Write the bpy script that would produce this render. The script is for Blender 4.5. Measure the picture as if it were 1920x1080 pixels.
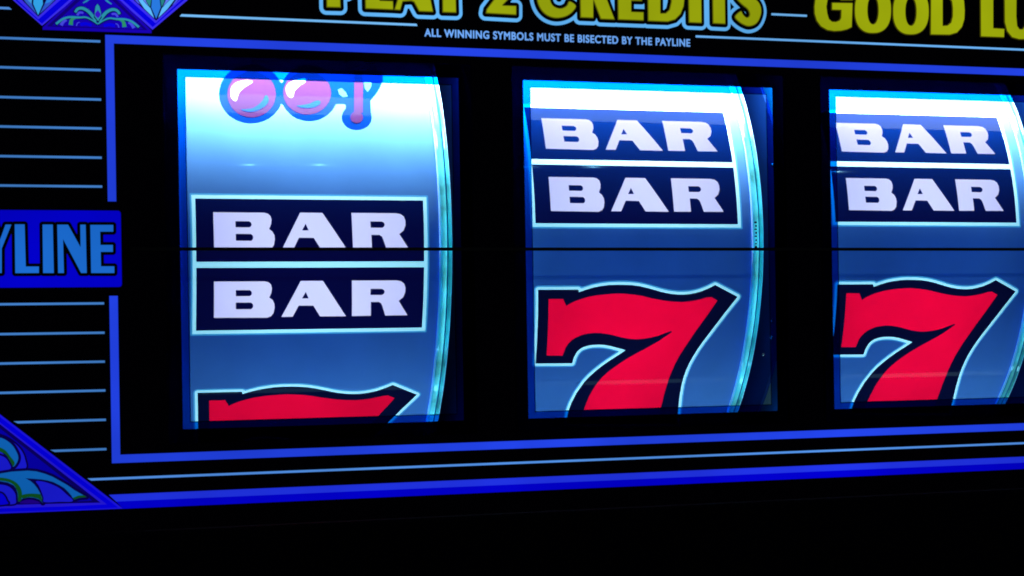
import bpy, bmesh, math
import numpy as np
from mathutils import Matrix, Vector

for o in list(bpy.data.objects): bpy.data.objects.remove(o)
scene = bpy.context.scene
COL = scene.collection

# ------------------------------------------------------------------ scale and axes
# Design space: x right, y up, z towards the viewer, in units of the printed frame's height; S = metres per unit.
S = 0.12
AX = Matrix(((1, 0, 0), (0, 0, -1), (0, 1, 0)))
ORG = Vector((-0.12, 0.0, 1.15))
def W(x, y, z): return AX @ Vector((x, y, z)) * S + ORG

# ------------------------------------------------------------------ camera
cam = bpy.data.cameras.new('camera')
cam_o = bpy.data.objects.new('camera', cam); COL.objects.link(cam_o)
yaw, pitch, roll = -0.28630, 0.00232, -0.01629
Rm = Matrix.Rotation(yaw, 3, 'Y') @ Matrix.Rotation(pitch, 3, 'X') @ Matrix.Rotation(roll, 3, 'Z')
m4 = (AX @ Rm).to_4x4(); m4.translation = W(-0.15713, -0.22675, 3.85759)
cam_o.matrix_world = m4
cam.sensor_width = 36.0
cam.lens = 56.39510
cam.shift_y = 0.04675
cam.clip_start = 0.01; cam.clip_end = 50
scene.camera = cam_o
scene.render.resolution_x, scene.render.resolution_y = 1024, 576

# ------------------------------------------------------------------ world and exposure (dark casino floor)
world = bpy.data.worlds.new('World'); scene.world = world; world.use_nodes = True
world.node_tree.nodes['Background'].inputs[0].default_value = (0.10, 0.06, 0.32, 1)
world.node_tree.nodes['Background'].inputs[1].default_value = 0.03
vs = scene.view_settings
vs.view_transform = 'Standard'; vs.look = 'None'; vs.exposure = 0; vs.gamma = 1
vs.use_curve_mapping = False
scene.cycles.max_bounces = 8; scene.cycles.transparent_max_bounces = 16
scene.cycles.filter_width = 1.9
scene.cycles.sample_clamp_indirect = 6

# ------------------------------------------------------------------ reel geometry numbers
RX = [0.49312, 1.35503, 2.21163]
PH = [0.08479, 0.35330, 0.36186]
YA, D0, RR = 0.04364, 0.08499, 0.72214
ZC = -D0 - RR
HWB, B1, B2, B3 = 0.28365, 0.15443, 0.16883, 0.32546

# ------------------------------------------------------------------ lamps inside the machine
def area(name, x, y, z, sx, sy, power, color, direction):
    l = bpy.data.lights.new(name, 'AREA'); l.shape = 'RECTANGLE'
    l.size, l.size_y = sx * S, sy * S; l.energy = power; l.color = color
    o = bpy.data.objects.new(name, l); COL.objects.link(o)
    o.location = W(x, y, z)
    o.rotation_euler = (AX @ Vector(direction)).to_track_quat('-Z', 'X' if False else 'Y').to_euler()
    return o
TOPP, BOTP, BACKP = 0.22, 0.008, 0.066
for X in RX:
    area('top_lamp', X, 0.515, -0.09, 0.95, 0.08, TOPP, (1.0, 0.90, 0.88), (0, -0.7, -1))
    area('bottom_lamp', X, -0.58, -0.10, 0.95, 0.02, BOTP, (0.7, 0.9, 1.0), (0, 1, -0.35))
    area('reel_lamp', X, YA - 0.02, ZC + 0.22, 0.56, 0.70, BACKP, (1.0, 1.0, 1.0), (0, 0, 1))

# ceiling downlights of the room, mirrored as small glints on the reels
for p in [(3.1, 11.86, 10.62), (2.33, 8.98, 13.13), (3.18, 9.04, 12.97), (5.7, 8.89, 12.51), (6.52, 8.88, 12.27), (9.39, 8.24, 11.56)]:
    l = bpy.data.lights.new('ceiling_downlight', 'AREA'); l.shape = 'DISK'; l.size = 0.012; l.energy = 0.62; l.color = (0.8, 0.95, 1.0)
    o = bpy.data.objects.new('ceiling_downlight', l); COL.objects.link(o); o.location = W(*p)
    o.rotation_euler = (W(1.0, 0.0, 0.0) - o.location).to_track_quat('-Z', 'Y').to_euler()

# ------------------------------------------------------------------ materials
def lin(r, g, b):
    f = lambda c: (c / 255 / 12.92) if c / 255 <= 0.04045 else ((c / 255 + 0.055) / 1.055) ** 2.4
    return (f(r), f(g), f(b))
MATS = {}
def nodes(name):
    m = bpy.data.materials.new(name); m.use_nodes = True
    nt = m.node_tree; nt.nodes.clear()
    out = nt.nodes.new('ShaderNodeOutputMaterial')
    return m, nt, out
def backlit(rgb, strength=1.0, var=0.24, scale=15.0, name='backlit_print'):
    """Backlit print that emits its own light; noise in the emission imitates an uneven backlight."""
    key = ('b', rgb, round(strength, 3))
    if key in MATS: return MATS[key]
    m, nt, out = nodes(name)
    p = nt.nodes.new('ShaderNodeBsdfPrincipled')
    c = lin(*rgb)
    p.inputs['Base Color'].default_value = (c[0] * .02, c[1] * .02, c[2] * .02, 1)
    p.inputs['Roughness'].default_value = 0.25
    p.inputs['Specular IOR Level'].default_value = 0.3
    tc = nt.nodes.new('ShaderNodeTexCoord')
    n = nt.nodes.new('ShaderNodeTexNoise'); n.inputs['Scale'].default_value = scale; n.inputs['Detail'].default_value = 4
    mr = nt.nodes.new('ShaderNodeMapRange')
    mr.inputs['From Min'].default_value = .3; mr.inputs['From Max'].default_value = .7
    mr.inputs['To Min'].default_value = strength * (1 - var); mr.inputs['To Max'].default_value = strength * (1 + var)
    nt.links.new(tc.outputs['Object'], n.inputs['Vector'])
    nt.links.new(n.outputs['Fac'], mr.inputs['Value'])
    p.inputs['Emission Color'].default_value = (*c, 1)
    nt.links.new(mr.outputs['Result'], p.inputs['Emission Strength'])
    nt.links.new(p.outputs[0], out.inputs[0])
    MATS[key] = m
    return m
def ink(name, base, trans, rough=0.045, spec=0.022, mott=0.10, scale=42.0, edge=0.0):
    """Ink on the thin reel strip: reflects the lamps in front and lets the reel lamp behind shine through."""
    if name in MATS: return MATS[name]
    m, nt, out = nodes(name)
    p = nt.nodes.new('ShaderNodeBsdfPrincipled')
    p.inputs['Roughness'].default_value = rough
    p.inputs['Specular IOR Level'].default_value = spec
    p.inputs['Specular Tint'].default_value = (0.28, 0.78, 1.0, 1)
    tc = nt.nodes.new('ShaderNodeTexCoord')
    n = nt.nodes.new('ShaderNodeTexNoise'); n.inputs['Scale'].default_value = scale; n.inputs['Detail'].default_value = 5
    nt.links.new(tc.outputs['Object'], n.inputs['Vector'])
    fac = nt.nodes.new('ShaderNodeMapRange')
    fac.inputs['From Min'].default_value = edge; fac.inputs['From Max'].default_value = 1 - edge
    nt.links.new(n.outputs['Fac'], fac.inputs['Value'])
    def tint(col):
        mx = nt.nodes.new('ShaderNodeMix'); mx.data_type = 'RGBA'
        mx.inputs['A'].default_value = (*[c * (1 - mott) for c in col], 1)
        mx.inputs['B'].default_value = (*[min(1, c * (1 + mott)) for c in col], 1)
        nt.links.new(fac.outputs['Result'], mx.inputs['Factor'])
        return mx.outputs['Result']
    nt.links.new(tint(base), p.inputs['Base Color'])
    t = nt.nodes.new('ShaderNodeBsdfTranslucent')
    nt.links.new(tint(trans), t.inputs['Color'])
    a = nt.nodes.new('ShaderNodeAddShader')
    nt.links.new(p.outputs[0], a.inputs[0]); nt.links.new(t.outputs[0], a.inputs[1])
    nt.links.new(a.outputs[0], out.inputs[0])
    MATS[name] = m
    return m
def solid(name, base, rough=0.4, spec=0.5, metal=0.0, bump=0.0):
    if name in MATS: return MATS[name]
    m, nt, out = nodes(name)
    p = nt.nodes.new('ShaderNodeBsdfPrincipled')
    p.inputs['Roughness'].default_value = rough; p.inputs['Metallic'].default_value = metal
    p.inputs['Specular IOR Level'].default_value = spec
    tc = nt.nodes.new('ShaderNodeTexCoord')
    n = nt.nodes.new('ShaderNodeTexNoise'); n.inputs['Scale'].default_value = 45; n.inputs['Detail'].default_value = 6
    nt.links.new(tc.outputs['Object'], n.inputs['Vector'])
    mx = nt.nodes.new('ShaderNodeMix'); mx.data_type = 'RGBA'
    mx.inputs['A'].default_value = (*[c * .8 for c in base], 1); mx.inputs['B'].default_value = (*[c * 1.2 for c in base], 1)
    nt.links.new(n.outputs['Fac'], mx.inputs['Factor']); nt.links.new(mx.outputs['Result'], p.inputs['Base Color'])
    if bump:
        b = nt.nodes.new('ShaderNodeBump'); b.inputs['Strength'].default_value = bump; b.inputs['Distance'].default_value = 0.0005
        n2 = nt.nodes.new('ShaderNodeTexNoise'); n2.inputs['Scale'].default_value = 900
        nt.links.new(tc.outputs['Object'], n2.inputs['Vector'])
        nt.links.new(n2.outputs['Fac'], b.inputs['Height']); nt.links.new(b.outputs[0], p.inputs['Normal'])
    nt.links.new(p.outputs[0], out.inputs[0])
    MATS[name] = m
    return m
def tinted(name, col, gloss=0.04, blue_haze=None):
    """Thin transparent sheet, tinted, with a weak mirror reflection."""
    if name in MATS: return MATS[name]
    m, nt, out = nodes(name)
    t = nt.nodes.new('ShaderNodeBsdfTransparent'); t.inputs[0].default_value = (*col, 1)
    g = nt.nodes.new('ShaderNodeBsdfGlossy'); g.inputs['Roughness'].default_value = 0.02
    mx = nt.nodes.new('ShaderNodeMixShader'); mx.inputs[0].default_value = gloss
    nt.links.new(t.outputs[0], mx.inputs[1]); nt.links.new(g.outputs[0], mx.inputs[2])
    nt.links.new(mx.outputs[0], out.inputs[0])
    MATS[name] = m
    return m

# ------------------------------------------------------------------ object helpers
def thing(name, label, cat, group=None, loc=(0, 0, 0)):
    o = bpy.data.objects.new(name, None); COL.objects.link(o)
    o.empty_display_size = 0.02
    o.location = W(*loc)
    o['label'] = label; o['category'] = cat
    if group: o['group'] = group
    return o
def link(name, me, mat, parent, smooth=False):
    o = bpy.data.objects.new(name, me); COL.objects.link(o)
    me.materials.clear(); me.materials.append(mat)
    if smooth:
        for p in me.polygons: p.use_smooth = True
    if parent:
        o.parent = parent
        bpy.context.view_layer.update()
        o.matrix_parent_inverse = parent.matrix_world.inverted()
    return o
def bm_obj(name, bm, mat, parent, smooth=False):
    me = bpy.data.meshes.new(name); bm.to_mesh(me); bm.free()
    return link(name, me, mat, parent, smooth)
def fill(loops, thick=0.0):
    """2-D loops (nested = holes) -> bmesh, triangulated, in design units on z=0 (thick: extruded both ways)."""
    cu = bpy.data.curves.new('tmp', 'CURVE'); cu.dimensions = '2D'; cu.fill_mode = 'BOTH'
    cu.extrude = thick / 2
    for lp in loops:
        sp = cu.splines.new('POLY'); sp.points.add(len(lp) - 1); sp.use_cyclic_u = True
        for q, pt in zip(lp, sp.points): pt.co = (q[0], q[1], 0, 1)
    ob = bpy.data.objects.new('tmp', cu); COL.objects.link(ob)
    dg = bpy.context.evaluated_depsgraph_get()
    me = bpy.data.meshes.new_from_object(ob.evaluated_get(dg))
    bm = bmesh.new(); bm.from_mesh(me)
    bpy.data.objects.remove(ob); bpy.data.curves.remove(cu); bpy.data.meshes.remove(me)
    return bm
def to_panel(bm, z):
    for v in bm.verts: v.co = W(v.co.x, v.co.y, v.co.z + z)
    return bm
LAY = 0.0022
def sheet(name, loops, mat, parent, layer, thick=0.0016):
    """A thin printed piece on the front of the glass; layer 1 lies on the black plate, each layer a step further out."""
    return bm_obj(name, to_panel(fill(loops, thick), layer * LAY), mat, parent)
def wrap(bm, X, ph, lift=0.0, r=None):
    """Bend a flat strip drawing (x across, y = -s along the strip) onto the reel."""
    r = (r or RR) + lift
    ys = [v.co.y for v in bm.verts]; lo, hi = min(ys), max(ys)
    st = 0.02; k = math.floor((lo) / st)
    while k * st < hi:
        bmesh.ops.bisect_plane(bm, geom=bm.verts[:] + bm.edges[:] + bm.faces[:], plane_co=(0, k * st, 0), plane_no=(0, 1, 0), dist=1e-6)
        k += 1
    for v in bm.verts:
        a = (ph + v.co.y) / RR
        v.co = W(X + v.co.x, YA + r * math.sin(a), ZC + r * math.cos(a))
    bm.normal_update()
    for f in bm.faces:
        c = f.calc_center_median(); q = (c - ORG) / S
        outward = Vector((0, -(-q.y - ZC), (q.z - YA)))
        if f.normal.dot(outward) < 0: f.normal_flip()
    return bm
def decal(name, loops, mat, parent, X, ph, lift=0.0):
    loops = [[(x, -s) for x, s in lp] for lp in loops]
    o = bm_obj(name, wrap(fill(loops), X, ph, lift), mat, parent, True)
    nv = []
    for v in o.data.vertices:
        q = (v.co - ORG) / S; n_ = Vector((0, -(-q.y - ZC), q.z - YA)); nv.append(n_.normalized())
    o.data.normals_split_custom_set_from_vertices(nv)
    return o
def box(name, x0, x1, y0, y1, z0, z1, mat, parent, bev=0.0):
    bm = bmesh.new(); bmesh.ops.create_cube(bm, size=1)
    for v in bm.verts:
        v.co = W((x0 + x1) / 2 + v.co.x * (x1 - x0), (y0 + y1) / 2 + v.co.y * (y1 - y0), (z0 + z1) / 2 + v.co.z * (z1 - z0))
    if bev: bmesh.ops.bevel(bm, geom=bm.edges[:], offset=bev * S, segments=3, affect='EDGES', profile=0.5)
    bmesh.ops.recalc_face_normals(bm, faces=bm.faces[:])
    return bm_obj(name, bm, mat, parent)
def rect(x0, x1, y0, y1): return [(x0, y0), (x1, y0), (x1, y1), (x0, y1)]
def rrect(x0, x1, y0, y1, r, n=5):
    out = []
    for cx, cy, a0 in ((x1 - r, y1 - r, 0), (x0 + r, y1 - r, 90), (x0 + r, y0 + r, 180), (x1 - r, y0 + r, 270)):
        for i in range(n + 1):
            a = math.radians(a0 + 90 * i / n); out.append((cx + r * math.cos(a), cy + r * math.sin(a)))
    return out
def stroke(pts, w0, w1=None):
    """Tapered band along a polyline, smoothed by Catmull-Rom."""
    w1 = w0 if w1 is None else w1
    P = smooth(pts, False); n = len(P); L, R_ = [], []
    for i in range(n):
        a = P[max(0, i - 1)]; b = P[min(n - 1, i + 1)]
        dx, dy = b[0] - a[0], b[1] - a[1]; l = math.hypot(dx, dy) or 1
        w = (w0 + (w1 - w0) * i / (n - 1)) / 2
        L.append((P[i][0] - dy / l * w, P[i][1] + dx / l * w)); R_.append((P[i][0] + dy / l * w, P[i][1] - dx / l * w))
    return L + R_[::-1]
def smooth(pts, closed=True, k=5):
    n = len(pts); out = []
    rng = range(n) if closed else range(n - 1)
    g = (lambda i: pts[i % n]) if closed else (lambda i: pts[min(max(i, 0), n - 1)])
    for i in rng:
        p0, p1, p2, p3 = g(i - 1), g(i), g(i + 1), g(i + 2)
        for j in range(k):
            t = j / k
            out.append(tuple(0.5 * (2 * p1[c] + (p2[c] - p0[c]) * t + (2 * p0[c] - 5 * p1[c] + 4 * p2[c] - p3[c]) * t * t
                                    + (3 * p1[c] - p0[c] - 3 * p2[c] + p3[c]) * t ** 3) for c in (0, 1)))
    if not closed: out.append(tuple(pts[-1]))
    return out
# signed distance field -> offset outlines
def sdf_grid(shapes, step, pad):
    """shapes: list of loop lists (each shape = even-odd of its loops); returns union distance on a grid."""
    allp = np.array([p for sh in shapes for lp in sh for p in lp])
    x0, y0 = allp.min(0) - pad; x1, y1 = allp.max(0) + pad
    xs = np.arange(x0, x1 + step, step); ys = np.arange(y0, y1 + step, step)
    GX, GY = np.meshgrid(xs, ys); D = np.full(GX.shape, 1e9)
    for sh in shapes:
        d = np.full(GX.shape, 1e9); ins = np.zeros(GX.shape, bool)
        for lp in sh:
            for (ax, ay), (bx, by) in zip(lp, lp[1:] + lp[:1]):
                ex, ey = bx - ax, by - ay; L2 = ex * ex + ey * ey
                if L2 < 1e-14: continue
                t = np.clip(((GX - ax) * ex + (GY - ay) * ey) / L2, 0, 1)
                d = np.minimum(d, np.hypot(GX - ax - t * ex, GY - ay - t * ey))
                if ay != by:
                    c = ((ay > GY) != (by > GY)) & (GX < (bx - ax) * (GY - ay) / (by - ay) + ax)
                    ins ^= c
        D = np.minimum(D, np.where(ins, -d, d))
    return xs, ys, D
def contour(grid, level, tol=0.0):
    """marching squares; closed loops of D == level."""
    xs, ys, D = grid; F = D - level; F = np.where(np.abs(F) < 1e-9, 1e-9, F)
    ny, nx = F.shape; segs = {}
    def pt(key):
        j, i, h = key
        if h: t = F[j, i] / (F[j, i] - F[j, i + 1]); return (xs[i] + t * (xs[i + 1] - xs[i]), ys[j])
        t = F[j, i] / (F[j, i] - F[j + 1, i]); return (xs[i], ys[j] + t * (ys[j + 1] - ys[j]))
    B = F < 0
    cell = B[:-1, :-1].astype(int) + 2 * B[:-1, 1:] + 4 * B[1:, 1:] + 8 * B[1:, :-1]
    T = {1: [(3, 0)], 2: [(0, 1)], 3: [(3, 1)], 4: [(1, 2)], 5: [(3, 2), (1, 0)], 6: [(0, 2)], 7: [(3, 2)], 8: [(2, 3)],
         9: [(2, 0)], 10: [(0, 3), (2, 1)], 11: [(2, 1)], 12: [(1, 3)], 13: [(1, 0)], 14: [(0, 3)]}
    js, is_ = np.nonzero((cell > 0) & (cell < 15))
    for j, i in zip(js.tolist(), is_.tolist()):
        E = ((j, i, 1), (j, i + 1, 0), (j + 1, i, 1), (j, i, 0))
        for a, b in T[int(cell[j, i])]: segs[E[a]] = E[b]
    loops = []
    while segs:
        k0, k = segs.popitem(); lp = [k0]
        while k != k0 and k in segs:
            lp.append(k); k = segs.pop(k)
        q = [pt(e) for e in lp]
        if len(q) > 8:
            s_ = []
            for n_, p in enumerate(q):     # drop near-collinear points
                a = q[n_ - 1]; b = q[(n_ + 1) % len(q)]
                cr = abs((p[0] - a[0]) * (b[1] - a[1]) - (p[1] - a[1]) * (b[0] - a[0]))
                if cr > 1e-9 or n_ % 6 == 0: s_.append(p)
            loops.append(s_)
    return loops
def text_obj(name, s, x0, x1, y, h, mat, parent, layer, off=0.0, slope=0.0):
    cu = bpy.data.curves.new('tmp', 'FONT'); cu.body = s; cu.size = 1.0; cu.offset = off; cu.extrude = 0.0
    cu.space_character = 1.12
    ob = bpy.data.objects.new('tmp', cu); COL.objects.link(ob)
    dg = bpy.context.evaluated_depsgraph_get(); me = bpy.data.meshes.new_from_object(ob.evaluated_get(dg))
    bpy.data.objects.remove(ob); bpy.data.curves.remove(cu)
    xs = [v.co.x for v in me.vertices]; ys = [v.co.y for v in me.vertices]
    for v in me.vertices:
        a = (v.co.x - min(xs)) / (max(xs) - min(xs)); b = (v.co.y - min(ys)) / (max(ys) - min(ys))
        v.co = (x0 + a * (x1 - x0), y + b * h + slope * a, 0)
    bm = bmesh.new(); bm.from_mesh(me); bmesh.ops.remove_doubles(bm, verts=bm.verts[:], dist=1e-7)
    nxt = {}
    for e in bm.edges:
        if len(e.link_faces) == 1:
            for v in e.verts: nxt.setdefault(v, []).append(e.other_vert(v))
    loops, seen = [], set()
    for v0 in list(nxt):
        if v0 in seen: continue
        lp, prev, v = [v0], None, v0
        seen.add(v0)
        while True:
            c = [w for w in nxt[v] if w is not prev and (w not in seen or (w is v0 and len(lp) > 2))]
            if not c or c[0] is v0: break
            prev, v = v, c[0]; seen.add(v); lp.append(v)
        if len(lp) > 2: loops.append([(v.co.x, v.co.y) for v in lp])
    bm.free(); bpy.data.meshes.remove(me)
    g = sdf_grid([loops], 0.00055, 0.004)
    return sheet(name, contour(g, off), mat, parent, layer, 0.0012)

# ================================================================== CABINET
ledge_m = solid('ledge_black', (0.001, 0.001, 0.003), 1.0, 0.02, bump=0.3)
blk = solid('black_cabinet', (0.004, 0.004, 0.006), 0.35, 0.4, bump=0.15)
inner = solid('compartment_paint', (0.30, 0.75, 0.90), 0.5)
dark = solid('dark_lining', (0.002, 0.003, 0.008), 0.7, 0.2)
cab = thing('machine_cabinet', 'black slot machine cabinet around the lit glass, its ledge below the double blue line', 'cabinet', loc=(1.1, -1.3, 0))
PX0, PX1, PY0, PY1 = -0.62, 2.90, -0.66, 0.92
box('ledge', PX0 - .1, PX1 + .1, -1.30, PY0 - .004, -.30, .012, ledge_m, cab, 0.006)
box('side_wall', PX0 - .1, PX0 - .004, PY0, PY1, -2.0, .03, blk, cab)
box('side_wall', PX1 + .004, PX1 + .1, PY0, PY1, -2.0, .03, blk, cab)
box('top_wall', PX0 - .1, PX1 + .1, PY1 + .004, PY1 + .3, -2.0, .05, blk, cab)
box('back_wall', PX0, PX1, PY0, PY1, -2.0, -1.95, dark, cab)
for X in RX:
    w = box('divider', X + .492, X + .505, PY0, PY1 - .02, -1.9, -.03, inner, cab)
box('divider', RX[0] - .42, RX[0] - .41, PY0, PY1 - .02, -1.9, -.03, dark, cab)

# ================================================================== REELS
strip_m = ink('strip_blue_ink', (0.088, 0.30, 0.70), (0.0006, 0.016, 0.14), mott=0.16, scale=26.0, edge=0.26)
white_m = ink('clear_outline', (0.45, 0.80, 0.90), (0.26, 0.68, 0.84))
soft_m = ink('outline_fringe', (0.10, 0.42, 0.75), (0.02, 0.20, 0.42))  # dimmer teal band painted as the soft halo outside the outlines
box_m = ink('navy_ink', (0.0006, 0.010, 0.08), (0.001, 0.001, 0.026))
let_m = ink('lavender_ink', (0.05, 0.05, 0.08), (0.52, 0.56, 0.96))
red_m = ink('red_ink', (0.05, 0.002, 0.01), (0.67, 0.0010, 0.034), mott=0.16, scale=30.0, edge=0.28)
blk7_m = ink('black_ink', (0.001, 0.004, 0.02), (0.001, 0.002, 0.018))
rim_m = ink('acrylic_rim', (0.10, 0.48, 0.56), (0.13, 0.74, 0.66), 0.06, 0.9, mott=0.40, scale=110.0, edge=0.36)  # strong mottling stands in for broken highlights along the rim
rimd_m = ink('acrylic_rim_groove', (0.01, 0.10, 0.25), (0.004, 0.10, 0.30))
disc_m = solid('side_disc_blue', (0.0005, 0.020, 0.13), 0.6, 0.1)
bead_m = solid('glint_bead_metal', (0.5, 0.55, 0.6), 0.2, 0.5, 1.0)
stop_m = solid('light_stop_black', (0.004, 0.004, 0.01), 0.5)
cho_m = ink('cherry_outline_ink', (0.0012, 0.025, 0.20), (0.001, 0.008, 0.08))
chp_m = ink('cherry_pink_ink', (0.046, 0.019, 0.085), (0.05, 0.01, 0.08))
chw_m = ink('cherry_white_ink', (0.26, 0.32, 0.38), (0.2, 0.3, 0.45))
chs_m = ink('cherry_shade_ink', (0.008, 0.05, 0.22), (0.005, 0.02, 0.1))
chg_m = ink('leaf_green_ink', (0.04, 0.16, 0.17), (0.01, 0.08, 0.1))

# the drawings on the strip: x across from the reel's centre line, s down along the strip from the top of the upper BAR plate
LB = [[(-0.2411, 0.2026), (-0.1179, 0.2028), (-0.1089, 0.2050), (-0.1026, 0.2108), (-0.1001, 0.2204), (-0.1012, 0.2305), (-0.1064, 0.2431), (-0.0985, 0.2490), (-0.0938, 0.2584), (-0.0927, 0.2686), (-0.0953, 0.2827), (-0.1010, 0.2903), (-0.1104, 0.2941), (-0.2404, 0.2929)]]
LBh1 = [[(-0.1882, 0.2240), (-0.1547, 0.2242), (-0.1502, 0.2272), (-0.1489, 0.2318), (-0.1501, 0.2364), (-0.1546, 0.2393), (-0.1881, 0.2390)]]
LBh2 = [[(-0.1880, 0.2550), (-0.1511, 0.2553), (-0.1470, 0.2583), (-0.1452, 0.2638), (-0.1468, 0.2693), (-0.1508, 0.2722), (-0.1877, 0.2718)]]
LA = [[(-0.0752, 0.2924), (-0.0289, 0.2021), (0.0263, 0.2024), (0.0860, 0.2926), (0.0211, 0.2922), (0.0035, 0.2644), (-0.0333, 0.2641), (-0.0473, 0.2923)]]
LAh = [[(-0.0161, 0.2294), (-0.0086, 0.2460), (-0.0254, 0.2463)]]
LR = [[(0.0993, 0.2019), (0.2127, 0.2021), (0.2244, 0.2043), (0.2323, 0.2103), (0.2360, 0.2206), (0.2359, 0.2321), (0.2311, 0.2450), (0.2197, 0.2544), (0.2438, 0.2918), (0.1866, 0.2920), (0.1788, 0.2683), (0.1751, 0.2605), (0.1689, 0.2566), (0.1483, 0.2564), (0.1496, 0.2920), (0.1017, 0.2923)]]
LRh = [[(0.1466, 0.2230), (0.1757, 0.2231), (0.1809, 0.2257), (0.1832, 0.2309), (0.1812, 0.2360), (0.1761, 0.2390), (0.1470, 0.2387)]]
GLY = [('B', [LB[0], LBh1[0], LBh2[0]]), ('A', [LA[0], LAh[0]]), ('R', [LR[0], LRh[0]])]
def shift(lp, ds): return [(x, s + ds) for x, s in lp]

S7 = [[(-0.2752, 0.4967), (-0.1649, 0.4969), (-0.1635, 0.5040), (-0.1463, 0.4981), (-0.1253, 0.4921), (-0.1042, 0.4882), (-0.0830, 0.4857), (-0.0616, 0.4848), (-0.0401, 0.4850), (-0.0185, 0.4861), (0.0033, 0.4888), (0.0253, 0.4936), (0.0474, 0.4994), (0.0640, 0.5042), (0.0807, 0.5079), (0.0973, 0.5106), (0.1139, 0.5123), (0.1304, 0.5125), (0.1469, 0.5115), (0.1633, 0.5085), (0.1796, 0.5045), (0.2012, 0.4963), (0.2201, 0.4871), (0.2881, 0.5200), (0.2572, 0.5612), (0.2286, 0.6031), (0.2011, 0.6466), (0.1890, 0.6692), (0.1800, 0.6893), (0.1726, 0.7103), (0.1679, 0.7307), (0.1646, 0.7565), (0.1640, 0.7805), (0.1672, 0.8201), (0.1757, 0.8732), (0.1857, 0.9232), (-0.1384, 0.9087), (-0.1447, 0.8896), (-0.1463, 0.8607), (-0.1436, 0.8299), (-0.1352, 0.7959), (-0.1195, 0.7611), (-0.1087, 0.7449), (-0.0949, 0.7290), (-0.0785, 0.7129), (-0.0616, 0.6986), (-0.0173, 0.6664), (-0.0456, 0.6585), (-0.0625, 0.6537), (-0.0791, 0.6506), (-0.0955, 0.6492), (-0.1116, 0.6495), (-0.1248, 0.6515), (-0.1377, 0.6557), (-0.1462, 0.6611), (-0.1533, 0.6688), (-0.1597, 0.6850), (-0.1621, 0.7028), (-0.2642, 0.7011)]]
R7 = [[(-0.2452, 0.5217), (-0.2058, 0.5221), (-0.1956, 0.5407), (-0.1839, 0.5336), (-0.1711, 0.5275), (-0.1529, 0.5215), (-0.1346, 0.5165), (-0.1135, 0.5131), (-0.0923, 0.5107), (-0.0710, 0.5093), (-0.0495, 0.5085), (-0.0279, 0.5102), (-0.0061, 0.5124), (0.0158, 0.5162), (0.0380, 0.5216), (0.0601, 0.5259), (0.0823, 0.5298), (0.1044, 0.5321), (0.1266, 0.5333), (0.1458, 0.5319), (0.1649, 0.5295), (0.1813, 0.5260), (0.1975, 0.5214), (0.2114, 0.5204), (0.2295, 0.5295), (0.2025, 0.5724), (0.1745, 0.6172), (0.1483, 0.6667), (0.1390, 0.6884), (0.1319, 0.7088), (0.1262, 0.7327), (0.1222, 0.7553), (0.1200, 0.7857), (0.1190, 0.8118), (0.1209, 0.8638), (0.1258, 0.9011), (-0.1052, 0.8913), (-0.1027, 0.8589), (-0.1005, 0.8348), (-0.0971, 0.8102), (-0.0904, 0.7871), (-0.0817, 0.7659), (-0.0703, 0.7465), (-0.0566, 0.7306), (-0.0423, 0.7178), (-0.0254, 0.7035), (-0.0082, 0.6911), (0.0118, 0.6783), (0.0321, 0.6667), (0.0727, 0.6427), (0.1083, 0.6162), (0.1052, 0.6129), (0.0888, 0.6186), (0.0704, 0.6255), (0.0544, 0.6297), (0.0383, 0.6327), (0.0222, 0.6346), (0.0058, 0.6349), (-0.0107, 0.6335), (-0.0274, 0.6305), (-0.0442, 0.6264), (-0.0610, 0.6218), (-0.0776, 0.6182), (-0.0940, 0.6158), (-0.1103, 0.6150), (-0.1262, 0.6164), (-0.1394, 0.6184), (-0.1522, 0.6230), (-0.1634, 0.6283), (-0.1732, 0.6357), (-0.1808, 0.6444), (-0.1865, 0.6548), (-0.1926, 0.6787), (-0.2364, 0.6778)]]
g7 = sdf_grid([[S7[0]]], 0.004, 0.05)
O7a = contour(g7, 0.0066); O7b = contour(g7, 0.0106)

CH1 = [[(-0.0524, -0.2897), (-0.0541, -0.2775), (-0.0571, -0.2656), (-0.0615, -0.2542), (-0.0670, -0.2435), (-0.0736, -0.2337), (-0.0812, -0.2249), (-0.0896, -0.2172), (-0.0988, -0.2107), (-0.1085, -0.2055), (-0.1187, -0.2016), (-0.1291, -0.1992), (-0.1395, -0.1982), (-0.1499, -0.1987), (-0.1599, -0.2006), (-0.1695, -0.2039), (-0.1786, -0.2085), (-0.1868, -0.2145), (-0.1942, -0.2217), (-0.2005, -0.2300), (-0.2056, -0.2394), (-0.2096, -0.2496), (-0.2122, -0.2606), (-0.2135, -0.2721), (-0.2134, -0.2841), (-0.2119, -0.2964), (-0.2091, -0.3087), (-0.2049, -0.3208), (-0.1994, -0.3326), (-0.1928, -0.3437), (-0.1851, -0.3541), (-0.1764, -0.3634), (-0.1670, -0.3714), (-0.1570, -0.3781), (-0.1465, -0.3831), (-0.1358, -0.3864), (-0.1251, -0.3878), (-0.1145, -0.3874), (-0.1042, -0.3851), (-0.0945, -0.3810), (-0.0854, -0.3752), (-0.0772, -0.3678), (-0.0700, -0.3590), (-0.0639, -0.3491), (-0.0589, -0.3382), (-0.0553, -0.3266), (-0.0529, -0.3145), (-0.0520, -0.3022)]]
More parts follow.
